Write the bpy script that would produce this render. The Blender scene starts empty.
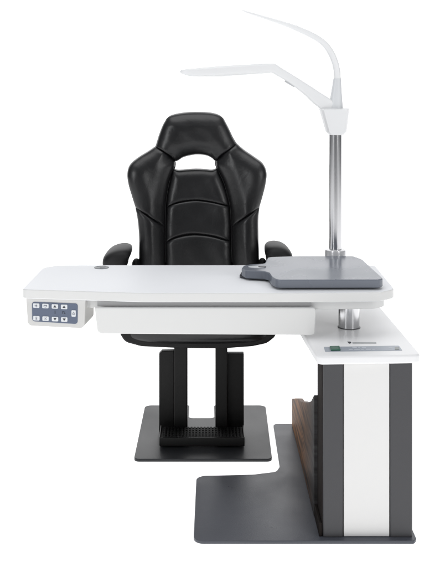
import bpy, bmesh, math, random
import numpy as np
from mathutils import Vector, Matrix
random.seed(4)
scene = bpy.context.scene
COL = scene.collection
PI = math.pi

# ---------------------------------------------------------------- camera model
H, F, CX, HY = 1.655, 976.0, 205.0, 61.0      # eye height, focal (px of the 567 px high frame), principal point
def P(px, py, D):                             # a measured point standing at depth D
    s = F / D
    return Vector(((px - CX) / s, D, H - (py - HY) / s))
def Q(px, py, z):                             # a measured point lying on the horizontal plane z
    s = (py - HY) / (H - z)
    return ((px - CX) / s, F / s)

cam_d = bpy.data.cameras.new("camera")
cam = bpy.data.objects.new("camera", cam_d)
COL.objects.link(cam)
cam.location = (0, 0, H)
cam.rotation_euler = (PI / 2, 0, 0)
cam_d.sensor_fit = 'VERTICAL'
cam_d.sensor_height = 24
cam_d.lens = 24 * F / 567
cam_d.shift_y = -(283.5 - HY) / 567
cam_d.shift_x = (220 - CX) / 567
cam_d.clip_end = 200
scene.camera = cam

# ---------------------------------------------------------------- materials
def lin(c): return tuple((v / 12.92 if v <= .04045 else ((v + .055) / 1.055) ** 2.4) for v in c)
def material(name, col, rough=.4, metal=0., bump=0., bscale=200., var=0., vscale=3., coat=0., spec=.5,
             rvar=.05, stretch=(1, 1, 1), emit=None, aniso=0., detail=4):
    m = bpy.data.materials.new(name); m.use_nodes = True
    nt = m.node_tree; N = nt.nodes; L = nt.links
    b = N['Principled BSDF']
    b.inputs['Base Color'].default_value = (*col, 1)
    b.inputs['Roughness'].default_value = rough
    b.inputs['Metallic'].default_value = metal
    b.inputs['Specular IOR Level'].default_value = spec
    b.inputs['Coat Weight'].default_value = coat
    b.inputs['Coat Roughness'].default_value = .12
    b.inputs['Anisotropic'].default_value = aniso
    tc = N.new('ShaderNodeTexCoord')
    mp = N.new('ShaderNodeMapping'); mp.inputs['Scale'].default_value = stretch
    L.new(tc.outputs['Object'], mp.inputs['Vector'])
    n1 = N.new('ShaderNodeTexNoise'); n1.inputs['Scale'].default_value = vscale; n1.inputs['Detail'].default_value = 5
    L.new(mp.outputs['Vector'], n1.inputs['Vector'])
    mr = N.new('ShaderNodeMapRange')
    mr.inputs['To Min'].default_value = max(.02, rough - rvar); mr.inputs['To Max'].default_value = rough + rvar
    mr.inputs['From Min'].default_value = .3; mr.inputs['From Max'].default_value = .7
    L.new(n1.outputs['Fac'], mr.inputs['Value']); L.new(mr.outputs['Result'], b.inputs['Roughness'])
    if var:
        mx = N.new('ShaderNodeMix'); mx.data_type = 'RGBA'
        mx.inputs['A'].default_value = (*[c * (1 - var) for c in col], 1)
        mx.inputs['B'].default_value = (*[min(1, c * (1 + var)) for c in col], 1)
        L.new(n1.outputs['Fac'], mx.inputs['Factor']); L.new(mx.outputs['Result'], b.inputs['Base Color'])
    if bump:
        n2 = N.new('ShaderNodeTexNoise'); n2.inputs['Scale'].default_value = bscale; n2.inputs['Detail'].default_value = detail
        L.new(mp.outputs['Vector'], n2.inputs['Vector'])
        bp = N.new('ShaderNodeBump'); bp.inputs['Strength'].default_value = bump; bp.inputs['Distance'].default_value = .002
        L.new(n2.outputs['Fac'], bp.inputs['Height']); L.new(bp.outputs['Normal'], b.inputs['Normal'])
    if emit:
        b.inputs['Emission Color'].default_value = (*emit[:3], 1); b.inputs['Emission Strength'].default_value = emit[3]
    return m

WHITE = material('white_laminate', (.80, .81, .83), .5, spec=.2, bump=.04, bscale=500, var=.006, vscale=2, rvar=.06)
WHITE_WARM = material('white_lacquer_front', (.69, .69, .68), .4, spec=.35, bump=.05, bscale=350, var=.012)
CONSOLE_WHITE = material('white_moulded_plastic', (.79, .79, .795), .34, spec=.35, bump=.05, bscale=300, var=.01)
BOX_GREY = material('light_grey_plastic', (.60, .595, .58), .42, bump=.06, bscale=400, var=.02)
GAP = material('painted_gap_shade', (.35, .35, .35), .6, var=.03)
LAMP = material('lamp_white_plastic', (.76, .765, .77), .38, bump=.02, bscale=400, var=.01)
LAMP_GREY = material('lamp_pale_grey_plastic', (.64, .655, .67), .38, bump=.02, bscale=400, var=.01)
DIFFUSER = material('lamp_diffuser', (.78, .79, .79), .5, var=.01)
TRAY = material('slate_grey_tray', (.155, .17, .20), .27, var=.04, vscale=4, rvar=.05, spec=.32)
TRAY_DARK = material('dark_hub', (.03, .033, .04), .35, var=.1)
PLATE = material('grey_powder_coated_steel', (.066, .071, .086), .36, spec=.4, bump=.3, bscale=420, var=.2, vscale=5, rvar=.1, detail=8)
PLATE_BLACK = material('black_powder_coated_steel', (.020, .021, .024), .34, spec=.32, bump=.2, bscale=420, var=.15, vscale=2.5, rvar=.08)
TOWER = material('graphite_laminate', (.058, .058, .062), .5, spec=.35, bump=.15, bscale=300, var=.07, vscale=6)
TOWER_SIDE = material('dark_graphite_edge', (.018, .015, .014), .7, spec=.05, var=.1)  # dark grey-brown of the tower's edge strip, backing and skirting
TOWER_WHITE = material('ivory_white_panel', (.71, .705, .695), .45, bump=.06, bscale=250, var=.015)
BLACK = material('black_lift_metal', (.0045, .0043, .0042), .5, spec=.28, bump=.12, bscale=300, var=.2)
BLACK_SOFT = material('black_rubber', (.0035, .0035, .0035), .6, spec=.14, bump=.2, bscale=500, var=.15)
EDGE_GREY = material('worn_grey_edge', (.07, .07, .07), .4, var=.1)
STEEL = material('brushed_steel', (.60, .60, .61), .20, metal=1, rvar=.02, stretch=(8, 8, .2), var=.03)
CHROME_WHITE = material('satin_collar', (.72, .72, .73), .25, metal=.35, var=.02)
NAVY = material('slate_blue_keypad', (.10, .125, .185), .42, bump=.05, bscale=500, var=.05)
KEY = material('pale_key', (.68, .70, .72), .4, var=.02)
INK = material('dark_ink', (.02, .022, .03), .5)
INK_SOFT = material('faded_ink', (.16, .17, .21), .5)
SWITCH_PLATE = material('blue_grey_switch_plate', (.30, .33, .38), .38, var=.05)
GREEN = material('green_rocker', (.004, .10, .055), .2, coat=.4, var=.2, vscale=60)
LABEL = material('grey_label', (.36, .37, .38), .45, var=.1, vscale=80)

def leather():
    m = bpy.data.materials.new('black_leather'); m.use_nodes = True
    nt = m.node_tree; N = nt.nodes; L = nt.links; b = N['Principled BSDF']
    b.inputs['Specular IOR Level'].default_value = .5
    tc = N.new('ShaderNodeTexCoord')
    vo = N.new('ShaderNodeTexVoronoi'); vo.inputs['Scale'].default_value = 330; vo.feature = 'DISTANCE_TO_EDGE'
    no = N.new('ShaderNodeTexNoise'); no.inputs['Scale'].default_value = 9; no.inputs['Detail'].default_value = 6
    nw = N.new('ShaderNodeTexNoise'); nw.inputs['Scale'].default_value = 22; nw.inputs['Detail'].default_value = 3; nw.inputs['Distortion'].default_value = 1.2
    for t in (vo, no, nw): L.new(tc.outputs['Object'], t.inputs['Vector'])
    cr = N.new('ShaderNodeMix'); cr.data_type = 'RGBA'
    cr.inputs['A'].default_value = (.0045, .0045, .005, 1); cr.inputs['B'].default_value = (.008, .008, .009, 1)
    L.new(no.outputs['Fac'], cr.inputs['Factor']); L.new(cr.outputs['Result'], b.inputs['Base Color'])
    mr = N.new('ShaderNodeMapRange'); mr.inputs['From Min'].default_value = .3; mr.inputs['From Max'].default_value = .7
    mr.inputs['To Min'].default_value = .29; mr.inputs['To Max'].default_value = .36
    L.new(no.outputs['Fac'], mr.inputs['Value']); L.new(mr.outputs['Result'], b.inputs['Roughness'])
    b1 = N.new('ShaderNodeBump'); b1.inputs['Strength'].default_value = .12; b1.inputs['Distance'].default_value = .0015
    L.new(vo.outputs['Distance'], b1.inputs['Height'])
    b2 = N.new('ShaderNodeBump'); b2.inputs['Strength'].default_value = .075; b2.inputs['Distance'].default_value = .012
    L.new(nw.outputs['Fac'], b2.inputs['Height']); L.new(b1.outputs['Normal'], b2.inputs['Normal'])
    L.new(b2.outputs['Normal'], b.inputs['Normal'])
    return m
LEATHER = leather()

def painted_reflection():
    m = bpy.data.materials.new('painted_side_reflection'); m.use_nodes = True
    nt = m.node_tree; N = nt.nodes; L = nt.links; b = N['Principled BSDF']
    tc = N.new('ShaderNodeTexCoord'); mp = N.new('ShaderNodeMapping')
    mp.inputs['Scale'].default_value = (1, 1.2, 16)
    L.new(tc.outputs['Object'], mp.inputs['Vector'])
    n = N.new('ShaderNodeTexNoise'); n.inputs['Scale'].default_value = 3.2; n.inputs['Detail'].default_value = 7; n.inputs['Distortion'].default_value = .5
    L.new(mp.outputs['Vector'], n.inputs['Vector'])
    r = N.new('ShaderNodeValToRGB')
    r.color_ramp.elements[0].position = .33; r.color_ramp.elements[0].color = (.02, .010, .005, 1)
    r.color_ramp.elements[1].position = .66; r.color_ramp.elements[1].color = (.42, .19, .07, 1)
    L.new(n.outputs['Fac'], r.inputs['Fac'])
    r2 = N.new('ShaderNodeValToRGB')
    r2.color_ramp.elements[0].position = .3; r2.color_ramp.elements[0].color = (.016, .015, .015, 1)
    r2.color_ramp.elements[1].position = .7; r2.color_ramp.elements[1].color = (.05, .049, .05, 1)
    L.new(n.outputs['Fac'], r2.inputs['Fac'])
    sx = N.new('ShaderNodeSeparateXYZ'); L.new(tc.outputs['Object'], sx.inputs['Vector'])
    # reflection painted as colour: brown streaks at the far end, dark towards the tower
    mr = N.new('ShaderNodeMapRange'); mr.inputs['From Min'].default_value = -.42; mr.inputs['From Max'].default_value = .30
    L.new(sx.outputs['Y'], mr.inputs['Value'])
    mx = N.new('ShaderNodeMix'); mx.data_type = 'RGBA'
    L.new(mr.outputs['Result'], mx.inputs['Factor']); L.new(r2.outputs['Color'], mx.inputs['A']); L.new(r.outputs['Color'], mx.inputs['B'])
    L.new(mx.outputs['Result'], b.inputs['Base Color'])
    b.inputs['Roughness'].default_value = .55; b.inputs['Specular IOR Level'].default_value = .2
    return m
SIDE_REFLECTION = painted_reflection()

# ---------------------------------------------------------------- object helpers
WORLD_LOC = {}
def empty(name, loc, label, cat, parent=None):
    o = bpy.data.objects.new(name, None); COL.objects.link(o)
    o.empty_display_size = .1
    o.location = loc; WORLD_LOC[o] = Vector(loc)
    o['label'] = label; o['category'] = cat
    return o

def obj(name, bm, mats, parent=None, smooth=True, bevel=0, seg=3, subsurf=0, label=None, angle=35):
    bmesh.ops.remove_doubles(bm, verts=bm.verts, dist=1e-6)
    bmesh.ops.recalc_face_normals(bm, faces=bm.faces)
    cs = [v.co for v in bm.verts]
    lo = Vector([min(c[i] for c in cs) for i in range(3)]); hi = Vector([max(c[i] for c in cs) for i in range(3)])
    c = (lo + hi) / 2
    bmesh.ops.translate(bm, verts=bm.verts, vec=-c)
    me = bpy.data.meshes.new(name); bm.to_mesh(me); bm.free()
    o = bpy.data.objects.new(name, me); COL.objects.link(o)
    for m in (mats if isinstance(mats, (list, tuple)) else [mats]): me.materials.append(m)
    WORLD_LOC[o] = c
    if parent is not None:
        o.parent = parent; o.location = c - WORLD_LOC[parent]
    else: o.location = c
    if bevel:
        md = o.modifiers.new('bevel', 'BEVEL'); md.width = bevel; md.segments = seg; md.limit_method = 'ANGLE'
        md.angle_limit = math.radians(angle); md.harden_normals = False
    if subsurf:
        md = o.modifiers.new('sub', 'SUBSURF'); md.levels = subsurf; md.render_levels = subsurf
    if smooth:
        for p in me.polygons: p.use_smooth = True
        if not subsurf: me.set_sharp_from_angle(angle=math.radians(50))
        if bevel:
            w = o.modifiers.new('wn', 'WEIGHTED_NORMAL'); w.keep_sharp = True
    if label: o['label'] = label
    return o

def box(bm, x0, x1, y0, y1, z0, z1, mi=0, M=None):
    vs = []
    for x in (x0, x1):
        for y in (y0, y1):
            for z in (z0, z1):
                v = Vector((x, y, z))
                vs.append(bm.verts.new(M @ v if M else v))
    for f in ((0, 1, 3, 2), (4, 6, 7, 5), (0, 4, 5, 1), (2, 3, 7, 6), (0, 2, 6, 4), (1, 5, 7, 3)):
        bm.faces.new([vs[i] for i in f]).material_index = mi

def round_poly(pts, rs, n=6):
    """2D polygon with rounded corners; rs a radius or a list"""
    out = []
    m = len(pts)
    for i in range(m):
        p = Vector(pts[i]); a = Vector(pts[i - 1]); b = Vector(pts[(i + 1) % m])
        r = rs[i] if isinstance(rs, (list, tuple)) else rs
        da, db = (a - p), (b - p)
        la, lb = da.length, db.length
        da.normalize(); db.normalize()
        ang = math.acos(max(-1, min(1, da.dot(db))))
        if r <= 0 or ang > PI - .03: out.append(tuple(p)); continue
        t = min(r / math.tan(ang / 2), la * .48, lb * .48)
        r = t * math.tan(ang / 2)
        p0, p1 = p + da * t, p + db * t
        c = p + (da + db).normalized() * (r / math.sin(ang / 2))
        v0, v1 = p0 - c, p1 - c
        sw = math.atan2(v0.x * v1.y - v0.y * v1.x, v0.dot(v1))
        for k in range(n + 1):
            th = sw * k / n
            out.append((c.x + v0.x * math.cos(th) - v0.y * math.sin(th), c.y + v0.x * math.sin(th) + v0.y * math.cos(th)))
    return out

def prism(bm, pts, z0, z1, plane='XY', M=None, mi=0, inset_top=None):
    """extrude a 2D outline; plane XY (along z), XZ (along y), YZ (along x)"""
    def mk(p, h):
        v = {'XY': Vector((p[0], p[1], h)), 'XZ': Vector((p[0], h, p[1])), 'YZ': Vector((h, p[0], p[1]))}[plane]
        return bm.verts.new(M @ v if M else v)
    a = [mk(p, z0) for p in pts]; b = [mk(p, z1) for p in pts]
    n = len(pts)
    fs = [bm.faces.new(a), bm.faces.new(b)]
    for i in range(n): fs.append(bm.faces.new((a[i], a[(i + 1) % n], b[(i + 1) % n], b[i])))
    for f in fs: f.material_index = mi

def lathe(bm, cx, cy, prof, n=48, mi=0):
    """prof list of (r, z), closed at both ends"""
    rings = []
    for r, z in prof:
        rings.append([bm.verts.new((cx + r * math.cos(2 * PI * k / n), cy + r * math.sin(2 * PI * k / n), z)) for k in range(n)])
    for a, b in zip(rings, rings[1:]):
        for k in range(n): bm.faces.new((a[k], a[(k + 1) % n], b[(k + 1) % n], b[k])).material_index = mi
    bm.faces.new(rings[0]); bm.faces.new(rings[-1])

def loft(bm, rings, mi=0):
    rr = [[bm.verts.new(v) for v in r] for r in rings]
    n = len(rr[0])
    for a, b in zip(rr, rr[1:]):
        for k in range(n): bm.faces.new((a[k], a[(k + 1) % n], b[(k + 1) % n], b[k])).material_index = mi
    bm.faces.new(rr[0]); bm.faces.new(rr[-1])

def catmull(pts, n):
    """resample a polyline smoothly to n points equally spaced"""
    P_ = [np.array(p, float) for p in pts]
    if len(P_) == 2:
        return [P_[0] + (P_[1] - P_[0]) * t for t in np.linspace(0, 1, n)]
    E = [2 * P_[0] - P_[1]] + P_ + [2 * P_[-1] - P_[-2]]
    fine = []
    for i in range(1, len(E) - 2):
        p0, p1, p2, p3 = E[i - 1:i + 3]
        for t in np.linspace(0, 1, 24, endpoint=False):
            fine.append(.5 * ((2 * p1) + (-p0 + p2) * t + (2 * p0 - 5 * p1 + 4 * p2 - p3) * t * t + (-p0 + 3 * p1 - 3 * p2 + p3) * t ** 3))
    fine.append(P_[-1]); fine = np.array(fine)
    d = np.r_[0, np.cumsum(np.linalg.norm(np.diff(fine, axis=0), axis=1))]
    ts = np.linspace(0, d[-1], n)
    return [np.array([np.interp(t, d, fine[:, k]) for k in range(fine.shape[1])]) for t in ts]

# ---------------------------------------------------------------- setting: one added white sweep, glowing by itself so no shadow shows
bm = bmesh.new()
prof = [(-3.0, 0), (8.0, 0)]
for k in range(1, 13):
    a = k / 12 * PI / 2
    prof.append((8 + 2.0 * math.sin(a), 2.0 - 2.0 * math.cos(a)))
prof.append((10, 9))
prev = None
for (y, z) in prof:
    row = [bm.verts.new((x, y, z)) for x in (-9, 9)]
    if prev: bm.faces.new((prev[0], prev[1], row[1], row[0]))
    prev = row
SWEEP = material('glowing_white_sweep', (.8, .8, .8), .8, emit=(1, 1, 1, 1.0), var=.01)
floor = obj('added_glowing_sweep', bm, SWEEP)
floor['kind'] = 'structure'

# ================================================================ INSTRUMENT TABLE
T = empty('instrument_table', (.3, 3.85, 0),
          'white instrument table with keypad box, long drawer and grey tray, on a steel base plate', 'instrument table')
ZT, ZB = .811, .777           # table top, underside of its lip

desk = round_poly([(-.677, 3.607), (-.222, 3.549), (.47, 3.549), (.640, 3.562), (.702, 3.612), (.702, 4.036), (.64, 4.036),
                   (.62, 4.13), (.455, 4.13), (.435, 4.036), (-.60, 4.036), (-.662, 3.99)],
                  [.022, .03, .3, .05, .05, .05, .01, .03, .03, .01, .03, .06])
bm = bmesh.new(); prism(bm, desk, ZB, ZT)
bm.normal_update()
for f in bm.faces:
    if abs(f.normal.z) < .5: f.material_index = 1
obj('tabletop', bm, [WHITE, WHITE_WARM], T, bevel=.0035, seg=3)
# apron under the top
ap = round_poly([(-.645, 3.640), (-.222, 3.590), (.47, 3.590), (.625, 3.598), (.67, 3.635), (.67, 4.0), (-.62, 4.0)], [.01, .2, .2, .04, .03, .02, .02])
bm = bmesh.new(); prism(bm, ap, .741, ZB + .001)
obj('apron', bm, WHITE_WARM, T, bevel=.003)
# recessed rail over the drawer, coloured grey for the shade in the gap
bm = bmesh.new(); box(bm, -.395, .39, 3.5785, 3.62, .7565, ZB - .002)
obj('drawer_rail', bm, GAP, T, bevel=.001)
# drawer: body and rounded front
bm = bmesh.new(); box(bm, -.385, .385, 3.585, 3.95, .668, .7395)
dr = obj('drawer', bm, WHITE_WARM, T, bevel=.003)
fr = round_poly([(-.403, .7545), (-.392, .660), (.401, .6545), (.4055, .7545)], [.004, .018, .012, .012])
bm = bmesh.new(); prism(bm, fr, 3.560, 3.584, 'XZ')
obj('drawer_front', bm, WHITE_WARM, dr, bevel=.004, seg=4)

# cable grommet in the top
gx, gy = Q(101.5, 267.6, ZT)
bm = bmesh.new()
lathe(bm, gx, gy, [(.030, ZT - .002), (.030, ZT + .0018), (.027, ZT + .0028), (.021, ZT + .0022), (.020, ZT + .0012)])
for v in bm.verts: pass
box(bm, gx - .006, gx + .016, gy - .016, gy - .002, ZT + .0015, ZT + .0032)
obj('cable_grommet', bm, material('grommet_grey', (.17, .18, .19), .4, var=.05), T, bevel=.0006)

# ---- control box under the left end
ang = math.radians(-7.5)
M = Matrix.Translation((-.551, 3.603, 0)) @ Matrix.Rotation(ang, 4, 'Z')
W2 = .1115
cb = round_poly([(-W2 - .002, .776), (-W2 + .004, .674), (W2 - .004, .671), (W2 + .001, .776)], [.002, .018, .018, .002])
bm = bmesh.new(); prism(bm, cb, 0, .14, 'XZ', M)
CB = obj('control_box', bm, BOX_GREY, T, bevel=.005, seg=4)
kp = round_poly([(-.0905, .7635), (-.0895, .6915), (.0825, .687), (.0835, .7625)], .010)
bm = bmesh.new(); prism(bm, kp, -.0022, .004, 'XZ', M)
obj('keypad', bm, NAVY, CB, bevel=.0008, seg=2)
# keys
def tri(cx, cz, r, up):
    s = 1 if up else -1
    return [(cx - r, cz - s * r * .65), (cx + r, cz - s * r * .65), (cx, cz + s * r * .85)]
def key(cx, cz, w, h, icon):
    bm = bmesh.new()
    prism(bm, round_poly([(cx - w, cz - h), (cx + w, cz - h), (cx + w, cz + h), (cx - w, cz + h)], .003, 3), -.0042, 0, 'XZ', M)
    y0, y1 = -.0050, -.0040
    def st(pts, mi=1): prism(bm, pts, y0, y1, 'XZ', M, mi)
    def rect(a, b, c, d, mi=1): st([(cx + a, cz + b), (cx + c, cz + b), (cx + c, cz + d), (cx + a, cz + d)], mi)
    if icon == 'up': st(tri(cx, cz, .0058, True), 1)
    elif icon == 'down': st(tri(cx, cz, .0058, False), 1)
    elif icon == 'lamp':                                     # little lamp with a glow
        st(tri(cx, cz + .0008, .0046, True), 2); rect(-.0012, -.0058, .0012, -.003, 2)
        rect(-.0068, -.0012, -.0052, 0, 2); rect(.0052, -.0012, .0068, 0, 2)
    elif icon == 'screen':
        rect(-.0062, .0015, .0062, .0035, 2); rect(-.0062, -.0028, -.0046, .0014, 2); rect(.0046, -.0028, .0062, .0014, 2); rect(-.003, -.0048, .003, -.0034, 2)
    elif icon == 'bars':
        rect(-.0034, .0030, .0034, .0044, 2); rect(-.0034, -.0008, .0034, .0008, 2); rect(-.0034, -.0050, .0034, -.0036, 2); rect(-.0008, -.0034, .0008, -.0010, 2)
    elif icon == 'slash':
        st([(cx - .0042, cz - .0048), (cx - .0022, cz - .0048), (cx + .0042, cz + .0048), (cx + .0022, cz + .0048)], 2)
        rect(-.0050, .0016, -.0012, .0030, 2); rect(.0012, -.0032, .0050, -.0018, 2)
    elif icon == 'power':
        rect(-.0008, .0012, .0008, .0060, 2); rect(-.0034, -.0052, .0034, -.0038, 2); rect(-.0034, -.0036, -.0020, .0030, 2); rect(.0020, -.0036, .0034, .0030, 2)
    obj('button', bm, [KEY, INK, INK_SOFT], CB, smooth=False)
kx = [-.0735, -.0385, -.0025, .0325]
for i, (x, a, b) in enumerate(zip(kx, ('lamp', 'screen', 'up', 'up'), ('bars', 'slash', 'down', 'down'))):
    key(x, .7505 - .0004 * i, .0120, .0082, a)
    key(x + .0006, .7040 - .0004 * i, .0120, .0082, b)
key(.0685, .7262, .0082, .0118, 'power')
# small dark marks between the arrow keys
def poly_mark(pts):
    bm = bmesh.new(); prism(bm, pts, -.0030, -.0018, 'XZ', M)
    obj('printed_mark', bm, INK, CB, smooth=False)
poly_mark([(-.0045, .7238), (.0005, .7238), (.0005, .7252), (-.0012, .7252), (-.0012, .7338), (-.0042, .7328), (-.0042, .7314), (-.0030, .7316), (-.0030, .7252), (-.0045, .7252)])
poly_mark([(.0250, .7235), (.0265, .7235), (.0265, .7302), (.0318, .7302), (.0318, .7235), (.0372, .7235), (.0372, .7250), (.0333, .7250), (.0333, .7317), (.0250, .7317)])

# ---- lift column between console and table
CXX, CYY = .549, 3.72
bm = bmesh.new(); lathe(bm, CXX, CYY, [(.0400, .6405), (.0400, .742)], 64)
col_ = obj('lift_column', bm, STEEL, T, angle=30)
bm = bmesh.new(); lathe(bm, CXX, CYY, [(.0435, .6408), (.0433, .6432), (.0415, .6440), (.0402, .6442)], 64)
obj('column_ring', bm, material('dark_ring', (.10, .10, .105), .35), col_)

# ---- console cap
cap = round_poly([Q(317.5, 356.5, .641), Q(303, 333, .641), (.352, 3.86), (.40, 4.08), (.722, 4.08), Q(381.5, 308, .641), Q(421.5, 355, .641)],
                 [.022, .2, .1, .03, .03, .0, .028], 8)
bm = bmesh.new(); prism(bm, cap, .611, .641)
obj('console_top', bm, CONSOLE_WHITE, T, bevel=.007, seg=5)
# switch plate on the cap
def onq(l, z): return [Q(a, b, z) for a, b in l]
sp = round_poly(onq([(325.2, 351.6), (323.9, 346.9), (399.0, 345.6), (402.5, 350.3)], .642), .004, 4)
bm = bmesh.new(); prism(bm, sp, .6395, .6422)
SPl = obj('switch_plate', bm, SWITCH_PLATE, T, bevel=.0007, seg=2)
bm = bmesh.new()
gp = onq([(331.0, 350.9), (329.6, 347.2), (339.6, 347.0), (340.8, 350.7)], .6425)
prism(bm, round_poly(gp, .003, 4), .6415, .6475)
obj('rocker_switch', bm, GREEN, SPl, bevel=.002, seg=3)
def marks(bm, cells, z0, z1):
    for (a, b, c, d) in cells:
        prism(bm, onq([(a, d), (a - .25, b), (c - .25, b), (c, d)], .643), z0, z1)
PRINT = material('pale_print', (.55, .58, .62), .5)
for c in ((352.5, 346.9, 357, 347.5), (358.5, 346.9, 360, 347.5), (362, 346.9, 366, 347.5),
           (349, 349.0, 353, 349.5), (354.4, 349.0, 360, 349.5), (361.2, 349.0, 364, 349.5), (366, 349.0, 371, 349.5), (372.4, 349.0, 375, 349.5),
           (389, 347.5, 392, 348.1)):
    bm = bmesh.new(); marks(bm, [c], .6418, .6427); obj('printed_mark', bm, PRINT, SPl, smooth=False)
bm = bmesh.new(); marks(bm, [(395.0, 346.8, 399.4, 349.6)], .6418, .6430)
obj('indicator_window', bm, material('dark_window', (.10, .12, .12), .25), SPl, smooth=False)
# name label behind the plate: dark mark then a grey strip
bm = bmesh.new()
prism(bm, onq([(349.3, 343.6), (347.3, 341.6), (350.6, 341.6), (351.6, 343.0)], .6415), .6402, .6416, mi=1)
marks(bm, [(352.6, 341.7, 376.5, 343.2)], .6402, .6415)
obj('name_label', bm, [LABEL, INK], T, smooth=False)

# ---- console tower: two graphite side posts and a white middle panel
YF = 3.366
def post(x0, x1, y0, y1):
    return round_poly([(x0, y0), (x1, y0), (x1, y1), (x0, y1)], [.008, .008, .004, .004], 5)
bm = bmesh.new(); prism(bm, post(.407, .4775, YF, 3.51), .013, .611)
obj('tower_post', bm, TOWER, T, bevel=.0015, seg=2)
bm = bmesh.new(); prism(bm, post(.6385, .7165, YF, 3.51), .013, .611)
obj('tower_post', bm, TOWER, T, bevel=.0015, seg=2)
bm = bmesh.new(); box(bm, .4795, .6365, YF + .003, 3.50, .014, .6105)
obj('front_panel', bm, TOWER_WHITE, T, bevel=.0015, seg=2)
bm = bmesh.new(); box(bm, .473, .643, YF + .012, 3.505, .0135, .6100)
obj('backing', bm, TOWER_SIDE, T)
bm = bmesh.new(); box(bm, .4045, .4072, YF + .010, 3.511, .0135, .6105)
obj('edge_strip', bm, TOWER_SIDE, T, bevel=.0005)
bm = bmesh.new(); box(bm, .478, .69, 3.512, 3.93, .0135, .6105)
obj('rear_housing', bm, TOWER, T, bevel=.003)
# low sloping side panel running back over the base plate
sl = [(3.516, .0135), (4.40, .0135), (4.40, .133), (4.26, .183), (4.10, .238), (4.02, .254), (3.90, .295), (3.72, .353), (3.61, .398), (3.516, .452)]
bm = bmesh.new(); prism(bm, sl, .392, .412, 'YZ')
obj('side_panel', bm, SIDE_REFLECTION, T, bevel=.003)
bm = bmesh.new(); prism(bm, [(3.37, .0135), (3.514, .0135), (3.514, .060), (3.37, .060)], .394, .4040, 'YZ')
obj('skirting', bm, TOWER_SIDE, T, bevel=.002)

# ---- base plate with its stepped outline
def q0(a, b): return Q(a, b, .012)
pl = [(-.040, 3.341), (.7165, 3.341), (.728, 3.36), (.728, 4.42), (.309, 4.42), (.303, 3.955), (.285, 3.905), (.19, 3.878), (-.034, 3.865)]
plate = round_poly(pl, [.035, .012, .012, .02, .02, .06, .03, .05, .04], 8)
bm = bmesh.new(); prism(bm, plate, .001, .0125)
obj('base_plate', bm, PLATE, T, bevel=.002, seg=2)

# ---- grey instrument tray
zt = .85
tr = [Q(267.8, 257, zt), Q(300, 255.9, zt), Q(353.5, 255.9, zt), Q(362.5, 259.3, zt), Q(383.2, 278.2, zt), Q(379.5, 279.6, zt), Q(277, 279.8, zt), Q(271.6, 277.0, zt),
      Q(268.6, 272.6, zt), Q(264, 271.2, zt), Q(246, 270.5, zt), Q(241.6, 268.2, zt), Q(243.6, 265.6, zt), Q(250, 264.2, zt), Q(264.5, 263.5, zt)]
trr = round_poly(tr, [.03, 0, .02, .05, .025, .02, .025, .02, .02, .015, .02, .012, .012, .02, .02], 6)
bm = bmesh.new(); prism(bm, trr, .819, zt)
TR = obj('instrument_tray', bm, TRAY, T, bevel=.004, seg=4)
hb = round_poly([Q(239.2, 276.4, .818), Q(270, 280.0, .818), Q(272, 272, .818), Q(243, 269.5, .818)], .02, 6)
bm = bmesh.new(); prism(bm, hb, .8113, .820)
obj('tray_pivot', bm, TRAY_DARK, TR, bevel=.002)
bm = bmesh.new(); box(bm, .30, .62, 3.66, 3.98, .8112, .8195)
obj('tray_slide', bm, TRAY_DARK, TR, bevel=.001)
# oval locking recess with a bright catch
hx, hy = Q(257, 266.9, zt)
bm = bmesh.new()
el = [(hx + .034 * math.cos(a), hy + .020 * math.sin(a)) for a in np.linspace(0, 2 * PI, 32, endpoint=False)]
prism(bm, el, zt - .002, zt + .0012)
obj('tray_recess', bm, material('recess_pale', (.62, .64, .66), .3, var=.03), TR, bevel=.0006)
bm = bmesh.new()
el = [(hx + .020 + .015 * math.cos(a), hy - .004 + .008 * math.sin(a)) for a in np.linspace(0, 2 * PI, 24, endpoint=False)]
prism(bm, el, zt + .0008, zt + .0030)
obj('catch', bm, TRAY_DARK, TR, bevel=.0006)

# ================================================================ LAMP
LD = 4.075; LX = (335.5 - CX) / (F / LD)
LP = empty('reading_lamp', (LX, LD, ZT), 'two armed white lamp on a steel pole at the back of the table', 'lamp')
bm = bmesh.new(); lathe(bm, LX, LD, [(.0265, .812), (.0265, 1.352)], 64)
obj('pole', bm, STEEL, LP, angle=30)
bm = bmesh.new(); lathe(bm, LX, LD, [(.0440, .8113), (.0440, .862), (.0425, .868), (.036, .8705), (.0275, .8712)], 64)
obj('collar', bm, CHROME_WHITE, LP)
# clamp head
bm = bmesh.new()
hp = [(319.2, 107.9), (348.8, 107.9), (348.2, 116), (346.3, 131.5), (343, 134.8), (329.4, 134.8), (326.2, 132), (321.8, 117)]
hw = [P(a, b, LD) for a, b in hp]
hpts = round_poly([(v.x, v.z) for v in hw], [.006, .004, .02, .01, .008, .008, .01, .02], 4)
czh = sum(p[1] for p in hpts) / len(hpts); cxh = LX + .002
def ring(pts, y, k):
    return [Vector((cxh + (p[0] - cxh) * k, y, czh + (p[1] - czh) * (1 - (1 - k) * .4))) for p in pts]
loft(bm, [ring(hpts, LD - .046, .80), ring(hpts, LD - .030, .95), ring(hpts, LD - .005, 1), ring(hpts, LD + .02, 1), ring(hpts, LD + .046, .82)])
obj('lamp_head', bm, LAMP, LP, bevel=.0025, seg=3, angle=14)

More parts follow.
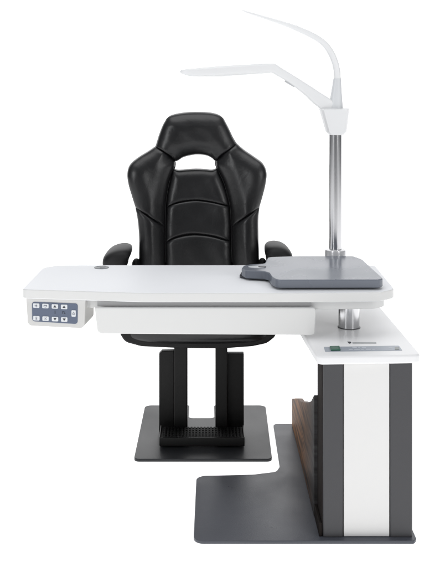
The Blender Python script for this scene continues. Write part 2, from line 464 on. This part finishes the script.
def section(t, b, w, e=3.2, n=28):
    """superellipse between a top and a bottom point, half width w across"""
    c = (t + b) / 2; h = (t - b) / 2
    r = []
    for k in range(n):
        a = 2 * PI * k / n
        ca, sa = math.cos(a), math.sin(a)
        u = math.copysign(abs(ca) ** (2 / e), ca); v = math.copysign(abs(sa) ** (2 / e), sa)
        r.append(c + h * v + Vector((0, w * u, 0)))
    return r
def arm(stations, D, e=3.2, n=70, off=None):
    arr = [list(s) for s in stations]
    res = catmull(arr, n)
    return [section(P(s[0], s[1], D + (off(s) if off else 0)), P(s[2], s[3], D + (off(s) if off else 0)), s[4], e) for s in res]
low = [(179.4, 71.3, 179.6, 72.0, .004), (181.5, 69.9, 181.2, 73.6, .016), (186, 69.0, 186, 75.0, .024), (197, 67.9, 197, 76, .030), (219, 66, 219, 75.9, .033), (235, 65, 235, 74.8, .034),
       (255, 63.9, 256, 73.5, .034), (268, 63.3, 267, 72.9, .034), (274.6, 63.6, 272.2, 73.2, .033), (280.5, 67.3, 277.0, 75.8, .031), (295, 76.2, 289.5, 83.4, .027), (310.7, 86.2, 304.5, 95, .024),
       (322, 93.6, 312.5, 102.8, .024), (330, 98.6, 318.6, 107.6, .024), (338, 104, 326.0, 114, .022)]
bm = bmesh.new(); loft(bm, arm(low, LD, 4.2, 90))
la = obj('lower_arm', bm, LAMP, LP)
# light strip let into the underside of the lower arm
bm = bmesh.new()
strip = [(187, 74.4, 187, 75.7, .016), (197, 75.2, 197, 76.7, .021), (219, 75.1, 219, 76.6, .024), (240, 73.8, 240, 75.2, .025), (262, 72.2, 262, 73.7, .024), (270, 72.0, 270, 73.3, .02)]
loft(bm, arm(strip, LD, 5, 30))
obj('light_strip', bm, DIFFUSER, la)
bm = bmesh.new()
hg = [P(a, b, LD) for a, b in ((285.2, 80.4), (294.6, 85.8), (293.8, 87.2), (284.6, 81.9))]
prism(bm, [(v.x, v.z) for v in hg], LD - .016, LD + .016, 'XZ')
obj('hinge_shadow_strip', bm, material('hinge_shadow_grey', (.50, .51, .52), .4), la, bevel=.001)  # grey strip standing for the shadow at the arm's hinge notch
upp = [(241.2, 9.4, 241.0, 9.9, .003), (245, 10.4, 244.4, 12.0, .010), (252, 12.4, 251, 14.7, .014), (270, 17.5, 269, 20.7, .018), (288, 22.6, 286, 26.8, .020), (300, 26.8, 297.5, 31.8, .020),
       (312, 32.0, 308.6, 37.0, .019), (321, 37.2, 316.8, 41.6, .018), (328.5, 43.6, 323.4, 47.2, .017), (334.3, 52, 328.2, 54.6, .016), (338.1, 61, 331.6, 62.6, .016), (340.2, 70, 333.4, 70.6, .016), (341.0, 79.5, 333.8, 79.5, .016)]
bm = bmesh.new(); loft(bm, arm(upp, LD, 2.6, 90))
ua = obj('upper_arm', bm, LAMP, LP)
bm = bmesh.new()
jn = [(296.5, 25.0, 294.0, 30.0, .0208), (298.0, 25.6, 295.4, 30.8, .0208)]
loft(bm, arm(jn, LD, 2.6, 4)); obj('arm_joint', bm, LAMP, ua)
bm = bmesh.new()
cone = [(341.2, 78.5, 333.4, 78.5, .0175), (341.4, 86, 332.2, 86, .019), (342.2, 98, 330.2, 98, .024), (342.9, 108.6, 328.9, 108.6, .028)]
loft(bm, arm(cone, LD, 2.6, 24))
obj('arm_socket', bm, LAMP_GREY, LP)

# ================================================================ CHAIR
CH = empty('patient_chair', (-.02, 4.4, 0),
           'black leather high backed chair on a black lift base behind the white table', 'chair')
AX = 196.0
def chair_D(px, py):
    d = 4.47 + .09 * (264 - py) / 150 - .055 * ((px - AX) / 70) ** 2
    if py < 150: d -= .012 * min(1, (150 - py) / 25)
    return d
def cushion(name, bot, top, left, right, t, w, mats=LEATHER, n=44, edge=.006, back=.045, ysh=0, parent=None, wave=None, soft='', floor_=.8, ws=3.5, hard_x=None):
    """Coons patch between four measured curves, puffed forward away from its seams"""
    c0 = np.array(catmull(bot, n)); c1 = np.array(catmull(top, n))
    d0 = np.array(catmull(left, n)); d1 = np.array(catmull(right, n))
    G = np.zeros((n, n, 2))
    for i, u in enumerate(np.linspace(0, 1, n)):
        for j, v in enumerate(np.linspace(0, 1, n)):
            G[i, j] = (1 - v) * c0[i] + v * c1[i] + (1 - u) * d0[j] + u * d1[j] \
                - ((1 - u) * (1 - v) * c0[0] + u * (1 - v) * c0[-1] + (1 - u) * v * c1[0] + u * v * c1[-1])
    sides = {'l': G[0, :], 'r': G[-1, :], 'b': G[:, 0], 't': G[:, -1]}
    B = np.concatenate([v for k_, v in sides.items() if k_ not in soft])
    S = np.concatenate([v for k_, v in sides.items() if k_ in soft]) if soft else None
    if hard_x:
        ins = (S[:, 0] > hard_x[0]) & (S[:, 0] < hard_x[1])
        B = np.concatenate([B, S[ins]]); S = S[~ins]
    bm = bmesh.new()
    fv = [[None] * n for _ in range(n)]; bv = [[None] * n for _ in range(n)]
    Hh = np.zeros((n, n)); Sm = np.ones((n, n)); Kk = np.zeros((n, n))
    for i in range(n):
        for j in range(n):
            p = G[i, j]
            k = min(np.sqrt(((B - p) ** 2).sum(1)).min() / w, 1)
            Hh[i, j] = math.sqrt(max(0, 1 - (1 - k) ** 2)) ** .9
            if S is not None:
                ks = min(np.sqrt(((S - p) ** 2).sum(1)).min() / ws, 1)
                Sm[i, j] = floor_ + (1 - floor_) * math.sqrt(max(0, 1 - (1 - ks) ** 2))
                k = min(k, ks)
            Kk[i, j] = k
    H0 = Hh.copy()
    for _ in range(14):                       # relax the padding so no crease runs along its middle
        A = np.pad(Hh, 1, mode='edge')
        Hh = (A[:-2, 1:-1] + A[2:, 1:-1] + A[1:-1, :-2] + A[1:-1, 2:] + 2 * A[1:-1, 1:-1]) / 6
        blend = np.clip((Kk if S is None else np.clip(H0, 0, 1)) * 2.2 - .5, 0, 1)
        Hh = blend * Hh + (1 - blend) * H0
    for i in range(n):
        for j in range(n):
            p = G[i, j]; k = Kk[i, j]; h = Hh[i, j] * Sm[i, j]
            D = chair_D(p[0], p[1])
            v = P(p[0], p[1], D)
            extra = wave(p[0], p[1]) * k if wave else 0
            fv[i][j] = bm.verts.new((v.x, v.y - edge - t * h - extra + ysh, v.z))
            inset = .012 * (1 - k)
            bv[i][j] = bm.verts.new((v.x, v.y + back - .02 * (1 - h) + ysh, v.z))
    for i in range(n - 1):
        for j in range(n - 1):
            bm.faces.new((fv[i][j], fv[i + 1][j], fv[i + 1][j + 1], fv[i][j + 1]))
            bm.faces.new((bv[i][j], bv[i][j + 1], bv[i + 1][j + 1], bv[i + 1][j]))
    bd = [(i, 0) for i in range(n)] + [(n - 1, j) for j in range(1, n)] + [(i, n - 1) for i in range(n - 2, -1, -1)] + [(0, j) for j in range(n - 2, 0, -1)]
    for a, b in zip(bd, bd[1:] + bd[:1]):
        bm.faces.new((fv[a[0]][a[1]], fv[b[0]][b[1]], bv[b[0]][b[1]], bv[a[0]][a[1]]))
    return obj(name, bm, mats, parent or CH)
def tube_px(name, pts, r, dy, parent, mat=LEATHER, n=60):
    """welt / stitched piping along a seam"""
    pp = catmull(pts, n); bm = bmesh.new(); rings = []
    V = [P(p[0], p[1], chair_D(p[0], p[1])) + Vector((0, dy, 0)) for p in pp]
    for i, v in enumerate(V):
        tg = (V[min(i + 1, n - 1)] - V[max(i - 1, 0)]).normalized()
        a = tg.cross(Vector((0, 1, 0))).normalized(); b = tg.cross(a)
        rr = r * (.6 if i in (0, n - 1) else 1)
        rings.append([v + a * rr * math.cos(2 * PI * k / 8) + b * rr * math.sin(2 * PI * k / 8) for k in range(8)])
    loft(bm, rings); return obj(name, bm, mat, parent)

def fold(a, b, c):                     # soft creases pulled from the seams
    return lambda x, y: .45 * a * math.sin(x * b + y * c) + .5 * a * math.sin(x * b * 1.7 - y * c * 1.3 + 1)
# key corner points (measured)
HL, HR = (155.4, 146.2), (236.6, 143.2)
IL, IR = (171.5, 156), (219.2, 155)
BR = 316                                # lower end, hidden by the table
head_bot = [HL, (163.2, 150.6), (170.9, 155.4), (175.3, 161.0), (178.6, 160.3), (182.5, 157.7), (188, 155.9), (196, 154.6), (203, 154.9), (208.5, 156.2), (212.6, 158.6), (215.6, 160.8), (220.0, 155.2), (228.4, 149.6), HR]
head_top = [(166.0, 119.2), (168.6, 116.6), (172, 114.9), (178, 113.4), (187, 112.2), (197, 111.8), (208, 112.3), (215.5, 113.6), (220.6, 115.8), (224.0, 119.0)]
head_left = [HL, (158.8, 135), (162.6, 125.2), (166.0, 119.2)]
head_right = [HR, (233.2, 137.4), (228.8, 128.2), (224.0, 119.0)]
HD = cushion('headrest', head_bot, head_top, head_left, head_right, .050, 17, n=60, wave=fold(.0012, .16, .22), soft='b', hard_x=(174.6, 216), floor_=.8, ws=3.5)
# centre back in three tufted sections
cl = [(172.6, 168), (169.4, 182), (166.6, 197), (166.0, 207.0)]
cr = [(217.4, 168), (223.4, 182), (228.0, 196), (230.0, 206.0)]
s1 = [(166.0, 207.0), (175, 202.8), (186, 200.3), (198, 199.6), (214, 201.8), (230.0, 206.0)]
s2 = [(165.0, 242.5), (174, 237.2), (186, 234.0), (198, 233.4), (214, 235.6), (231.2, 241.0)]
c_top = [(172.6, 168), (178, 170.0), (186, 169.4), (196, 168.9), (206, 169.3), (212, 169.8), (217.4, 168)]
BK = cushion('backrest', s1, c_top, cl[::-1], cr[::-1], .030, 10, soft='b', floor_=.66, ws=4, wave=fold(.0010, .2, .12))
cushion('back_section', s2, s1, [s2[0], (165.1, 225), s1[0]], [s2[-1], (231.0, 224), s1[-1]], .030, 10, soft='bt', floor_=.66, ws=4, parent=BK, wave=fold(.0012, .13, .2))
cushion('back_section', [(168, BR), (198, BR), (229, BR)], s2, [(168, BR), (165.8, 275), s2[0]], [(229, BR), (232.2, 275), s2[-1]], .030, 10, soft='t', floor_=.66, ws=4, parent=BK, wave=fold(.0012, .15, .15))
# bolsters, each cut by a slanting seam
LO1 = [(138.2, 207.0), (136.4, 212)]
def bolster(sg, outer_up, inner_up, outer_lo, inner_lo, seam, top):
    b = cushion('side_bolster', seam if sg < 0 else seam[::-1], top if sg < 0 else top[::-1],
                outer_up if sg < 0 else inner_up, inner_up if sg < 0 else outer_up, .056, 18, n=56, soft='bt', wave=fold(.0012, .2, .1))
    bot = [outer_lo[0], ((outer_lo[0][0] + inner_lo[0][0]) / 2, BR), inner_lo[0]]
    cushion('lower_bolster', bot if sg < 0 else bot[::-1], seam if sg < 0 else seam[::-1],
            outer_lo if sg < 0 else inner_lo, inner_lo if sg < 0 else outer_lo, .056, 18, n=48, soft='t', parent=b, wave=fold(.0014, .17, .12))
    return b
seamL = [(135.2, 206.5), (146, 212.5), (156, 219.5), (165.3, 226.0)]
topL = [HL, (163.5, 151.0), IL]
oL = [(135.2, 206.5), (131.6, 195), (128.4, 184), (127.2, 173.5), (130.0, 164.4), (138.4, 157.2), (148.0, 151.2), HL]
iL = [(165.3, 226.0), (165.6, 212), (166.2, 200), (168.8, 184), (172.4, 173), (174.9, 167), (175.4, 162.4), (173.6, 158.2), IL]
bolster(-1, oL, iL, [(140, BR), (138.9, 264), (139.0, 238), (137.6, 220), (135.2, 206.5)], [(168, BR), (165.8, 275), (165.1, 242), (165.3, 226.0)], seamL, topL)
seamR = [(259.6, 206.5), (251, 211.5), (241, 218.5), (231.1, 226.0)]
topR = [HR, (228, 149.8), IR]
oR = [(259.6, 206.5), (263.2, 194), (265.8, 183), (266.6, 172.5), (263.0, 163.6), (254, 156.6), (244.5, 150.0), HR]
iR = [(231.1, 226.0), (230.6, 212), (228.8, 200), (224.0, 183), (219.4, 173), (216.3, 167), (215.4, 162.2), (217.0, 157.8), IR]
bolster(1, oR, iR, [(257, BR), (259.0, 264), (258.6, 238), (258.4, 220), (259.6, 206.5)], [(229, BR), (232.2, 275), (231.4, 242), (231.1, 226.0)], seamR, topR)
# rear shell closing the back
def shell_line(x0, x1, y):
    return [P(x0, y, 4.5).x, P(x1, y, 4.5).x]
bm = bmesh.new()
ol = [(166, 121), (160, 140), (150, 154), (134, 168), (132, 182), (138, 205), (142, 235), (142, 300), (254, 300), (254, 235), (256, 205), (262, 182), (260, 168), (240, 152), (231, 140), (225, 121)]
# (left open at the handle hole: two side plates and a lower plate)
def plate_px(poly, y0, y1):
    prism(bm, [(P(a, b, 4.5).x, P(a, b, 4.5).z) for a, b in poly], y0, y1, 'XZ')
plate_px([(142, 205), (142, 305), (254, 305), (254, 205)], 4.513, 4.545)
obj('rear_shell', bm, BLACK, CH, bevel=.01)
# welts that catch the light along the seams
for pts in (cl[::-1] and [IL] + iL[::-1][1:] + [(165.1, 242), (165.8, 262)], [IR] + iR[::-1][1:] + [(231.4, 242), (232.1, 262)]):
    tube_px('welt', pts, .0022, -.010, CH)

# seat cushion
def cushion_box(name, x0, x1, y0, y1, z0, z1, parent, mat=LEATHER, e=5, bulge=.012, n=40):
    bm = bmesh.new(); bmesh.ops.create_uvsphere(bm, u_segments=64, v_segments=40, radius=1)
    cx, cy, cz = (x0 + x1) / 2, (y0 + y1) / 2, (z0 + z1) / 2
    for v in bm.verts:
        p = v.co
        m = (abs(p.x) ** e + abs(p.y) ** e + abs(p.z) ** 3.0) ** (1 / e)
        q = p / max(m, 1e-6)
        q = Vector([max(-1.06, min(1.06, c)) for c in q])
        v.co = (cx + q.x * (x1 - x0) / 2, cy + q.y * (y1 - y0) / 2, cz + q.z * (z1 - z0) / 2 + (bulge * (1 - q.x ** 2) * (1 - q.y ** 2) if q.z > 0 else 0))
    return obj(name, bm, mat, parent)
cushion_box('seat', -.364, .308, 4.10, 4.52, .440, .575, CH)
bm = bmesh.new()
ub = [(-.360, .500), (-.340, .466), (-.27, .447), (-.12, .440), (.08, .438), (.20, .447), (.262, .460), (.300, .49), (.300, .52), (-.360, .52)]
prism(bm, round_poly(ub, [.03, .06, .1, .3, .3, .1, .06, .03, 0, 0], 8), 4.125, 4.47, 'XZ')
obj('seat_pan', bm, BLACK, CH, bevel=.008)

# armrests: padded end-on profiles running back, on curved supports
PAD = material('matte_black_padding', (.006, .006, .0065), .52, spec=.32, bump=.15, bscale=300, var=.15)
def armrest(prof, sx, zt_, xin):
    c = [P(a, b, 4.25) for a, b in catmull(prof + prof[:1], 33)[:-1]]
    cx = sum(v.x for v in c) / len(c); cz = sum(v.z for v in c) / len(c)
    rings = []
    for y, k in ((4.205, .10), (4.207, .45), (4.214, .74), (4.228, .93), (4.25, 1.0), (4.30, 1.0), (4.37, .96), (4.44, .88), (4.475, .72), (4.49, .4), (4.492, .1)):
        rings.append([Vector((cx + (v.x - cx) * k, y, cz + (v.z - cz) * k)) for v in c])
    bm = bmesh.new(); loft(bm, rings)
    a = obj('armrest', bm, PAD, CH, subsurf=1)
    # support: curved tube from pad down to the seat side
    bm = bmesh.new(); rr = []
    path = catmull([(cx, 4.33, cz - .01), (cx + sx * .004, 4.33, cz - .10), (cx + sx * .0, 4.34, cz - .20), (cx - sx * .06, 4.34, .50), (xin, 4.34, .475)], 30)
    for i, p in enumerate(path):
        v = Vector(p); tg = Vector(path[min(i + 1, 29)] - path[max(i - 1, 0)]).normalized()
        n1 = tg.cross(Vector((0, 1, 0))).normalized()
        rr.append([v + n1 * .017 * math.cos(2 * PI * k / 14) + Vector((0, .03, 0)) * math.sin(2 * PI * k / 14) for k in range(14)])
    loft(bm, rr); obj('arm_support', bm, BLACK_SOFT, a)
    return a
armL = [(102.2, 265), (102.4, 259.6), (105, 255), (111, 251.4), (119, 249.4), (126.5, 249.6), (131.0, 252.4), (130.2, 256.4), (127.6, 261), (126.2, 268), (117, 273), (104.5, 270)]
armR = [(268.0, 274), (267.0, 262), (265.6, 256), (265.2, 252), (267.6, 248.2), (274, 246.2), (282, 246.8), (289, 250), (293, 256), (293.2, 263), (291, 273), (280, 278)]
armrest(armL, -1, 0, -.30); armrest(armR, 1, 0, .25)
# pads' hinge knuckles against the backrest
for (px, py) in ((136.2, 262.5), (262.5, 262.0)):
    bm = bmesh.new(); c = P(px, py, 4.40)
    bmesh.ops.create_uvsphere(bm, u_segments=24, v_segments=14, radius=1)
    for v in bm.verts: v.co = Vector((c.x + v.co.x * .020, c.y + v.co.y * .05, c.z - .01 + v.co.z * .028))
    obj('arm_bracket', bm, BLACK_SOFT, CH)

# lift base: two front posts, two side housings, cross members
for x0, x1 in ((-.136, -.0775), (.046, .0985)):
    bm = bmesh.new(); prism(bm, round_poly([(x0, 4.28), (x1, 4.28), (x1, 4.36), (x0, 4.36)], .004, 3), .0135, .4395)
    obj('lift_post', bm, BLACK, CH, bevel=.001)
for x0, x1, zt_ in ((-.203, -.1375, .366), (.0995, .172, .362)):
    bm = bmesh.new()
    s = -1 if x0 < 0 else 1
    prism(bm, round_poly([(x0, .0135), (x1, .0135), (x1, zt_ + .008), (x0 + (.012 if s < 0 else 0), zt_ + .006), (x0, zt_ - .006)] if s < 0 else
                         [(x0, .0135), (x1, .0135), (x1, zt_), (x0, zt_)], .003, 3), 4.315, 4.345, 'XZ')
    obj('side_housing', bm, BLACK, CH, bevel=.002)
bm = bmesh.new(); box(bm, -.136, .0985, 4.29, 4.45, .41, .4405)
obj('lift_crosshead', bm, BLACK, CH, bevel=.003)
for x0, x1 in ((-.130, -.0805), (.050, .0935)):
    bm = bmesh.new(); box(bm, x0, x1, 4.362, 4.42, .0135, .409)
    obj('inner_rail', bm, material('warm_inner_metal', (.02, .016, .013), .4, var=.2), CH, bevel=.002)
# footrest: ribbed tray in front of the posts
bm = bmesh.new()
prism(bm, [(4.1475, .022), (4.279, .022), (4.279, .050), (4.1475, .050)], -.190, .163, 'YZ')
FR = obj('footrest', bm, BLACK, CH, bevel=.002)
bm = bmesh.new()
for k in range(24):
    x = -.176 + k * .0142
    box(bm, x, x + .0075, 4.156, 4.272, .0495, .0545)
for k in range(5):
    box(bm, -.180, .155, 4.162 + k * .024, 4.168 + k * .024, .0495, .0530)
obj('rib_mat', bm, BLACK_SOFT, FR, bevel=.0008, seg=1, smooth=False)
bm = bmesh.new(); box(bm, -.193, .168, 4.140, 4.1475, .021, .056)
obj('footrest_lip', bm, material('lip_black', (.007, .007, .007), .45, spec=.3, var=.1), FR, bevel=.002)
for x in (-.1945, .1645):
    bm = bmesh.new(); box(bm, x, x + .004, 4.1485, 4.279, .021, .0575)
    obj('footrest_edge', bm, EDGE_GREY, FR, bevel=.001)
# chair base plate (open at the back between the rails)
cp = round_poly([(-.294, 4.026), (.277, 4.026), (.289, 4.656), (.043, 4.656), (.043, 4.49), (-.075, 4.49), (-.075, 4.656), (-.286, 4.656)],
                [.022, .022, .03, .008, .02, .02, .008, .03], 6)
bm = bmesh.new(); prism(bm, cp, .001, .0132)
obj('chair_base_plate', bm, PLATE_BLACK, CH, bevel=.002, seg=2)

# ---------------------------------------------------------------- light
w = bpy.data.worlds.new("World"); scene.world = w; w.use_nodes = True
nt = w.node_tree; bg = nt.nodes['Background']
tc = nt.nodes.new('ShaderNodeTexCoord'); sp_ = nt.nodes.new('ShaderNodeSeparateXYZ'); rm = nt.nodes.new('ShaderNodeValToRGB')
nt.links.new(tc.outputs['Generated'], sp_.inputs['Vector'])
mr = nt.nodes.new('ShaderNodeMapRange'); mr.inputs['From Min'].default_value = -.2; mr.inputs['From Max'].default_value = 1
nt.links.new(sp_.outputs['Z'], mr.inputs['Value']); nt.links.new(mr.outputs['Result'], rm.inputs['Fac'])
rm.color_ramp.elements[0].color = (.06, .06, .065, 1); rm.color_ramp.elements[1].color = (.45, .46, .48, 1)
nt.links.new(rm.outputs['Color'], bg.inputs['Color']); bg.inputs['Strength'].default_value = 1.0

def area(name, loc, target, sx, sy, power, col=(1, 1, 1)):
    l = bpy.data.lights.new(name, 'AREA'); l.shape = 'RECTANGLE'; l.size = sx; l.size_y = sy; l.energy = power; l.color = col
    o = bpy.data.objects.new(name, l); COL.objects.link(o); o.location = loc
    o.rotation_euler = (Vector(target) - Vector(loc)).to_track_quat('-Z', 'Y').to_euler()
    return o
area('overhead_softbox', (0, 3.6, 4.2), (0, 4.0, .6), 3.2, 2.4, 52)
area('left_softbox', (-2.1, 1.0, 2.1), (0, 4.3, 1.0), .26, 1.5, 26, (.98, .99, 1))
area('right_softbox', (2.3, 1.1, 2.1), (.0, 4.3, 1.0), .26, 1.5, 24)

scene.render.engine = 'CYCLES'
scene.view_settings.view_transform = 'Standard'
scene.view_settings.look = 'None'
scene.view_settings.exposure = 0
scene.view_settings.gamma = 1
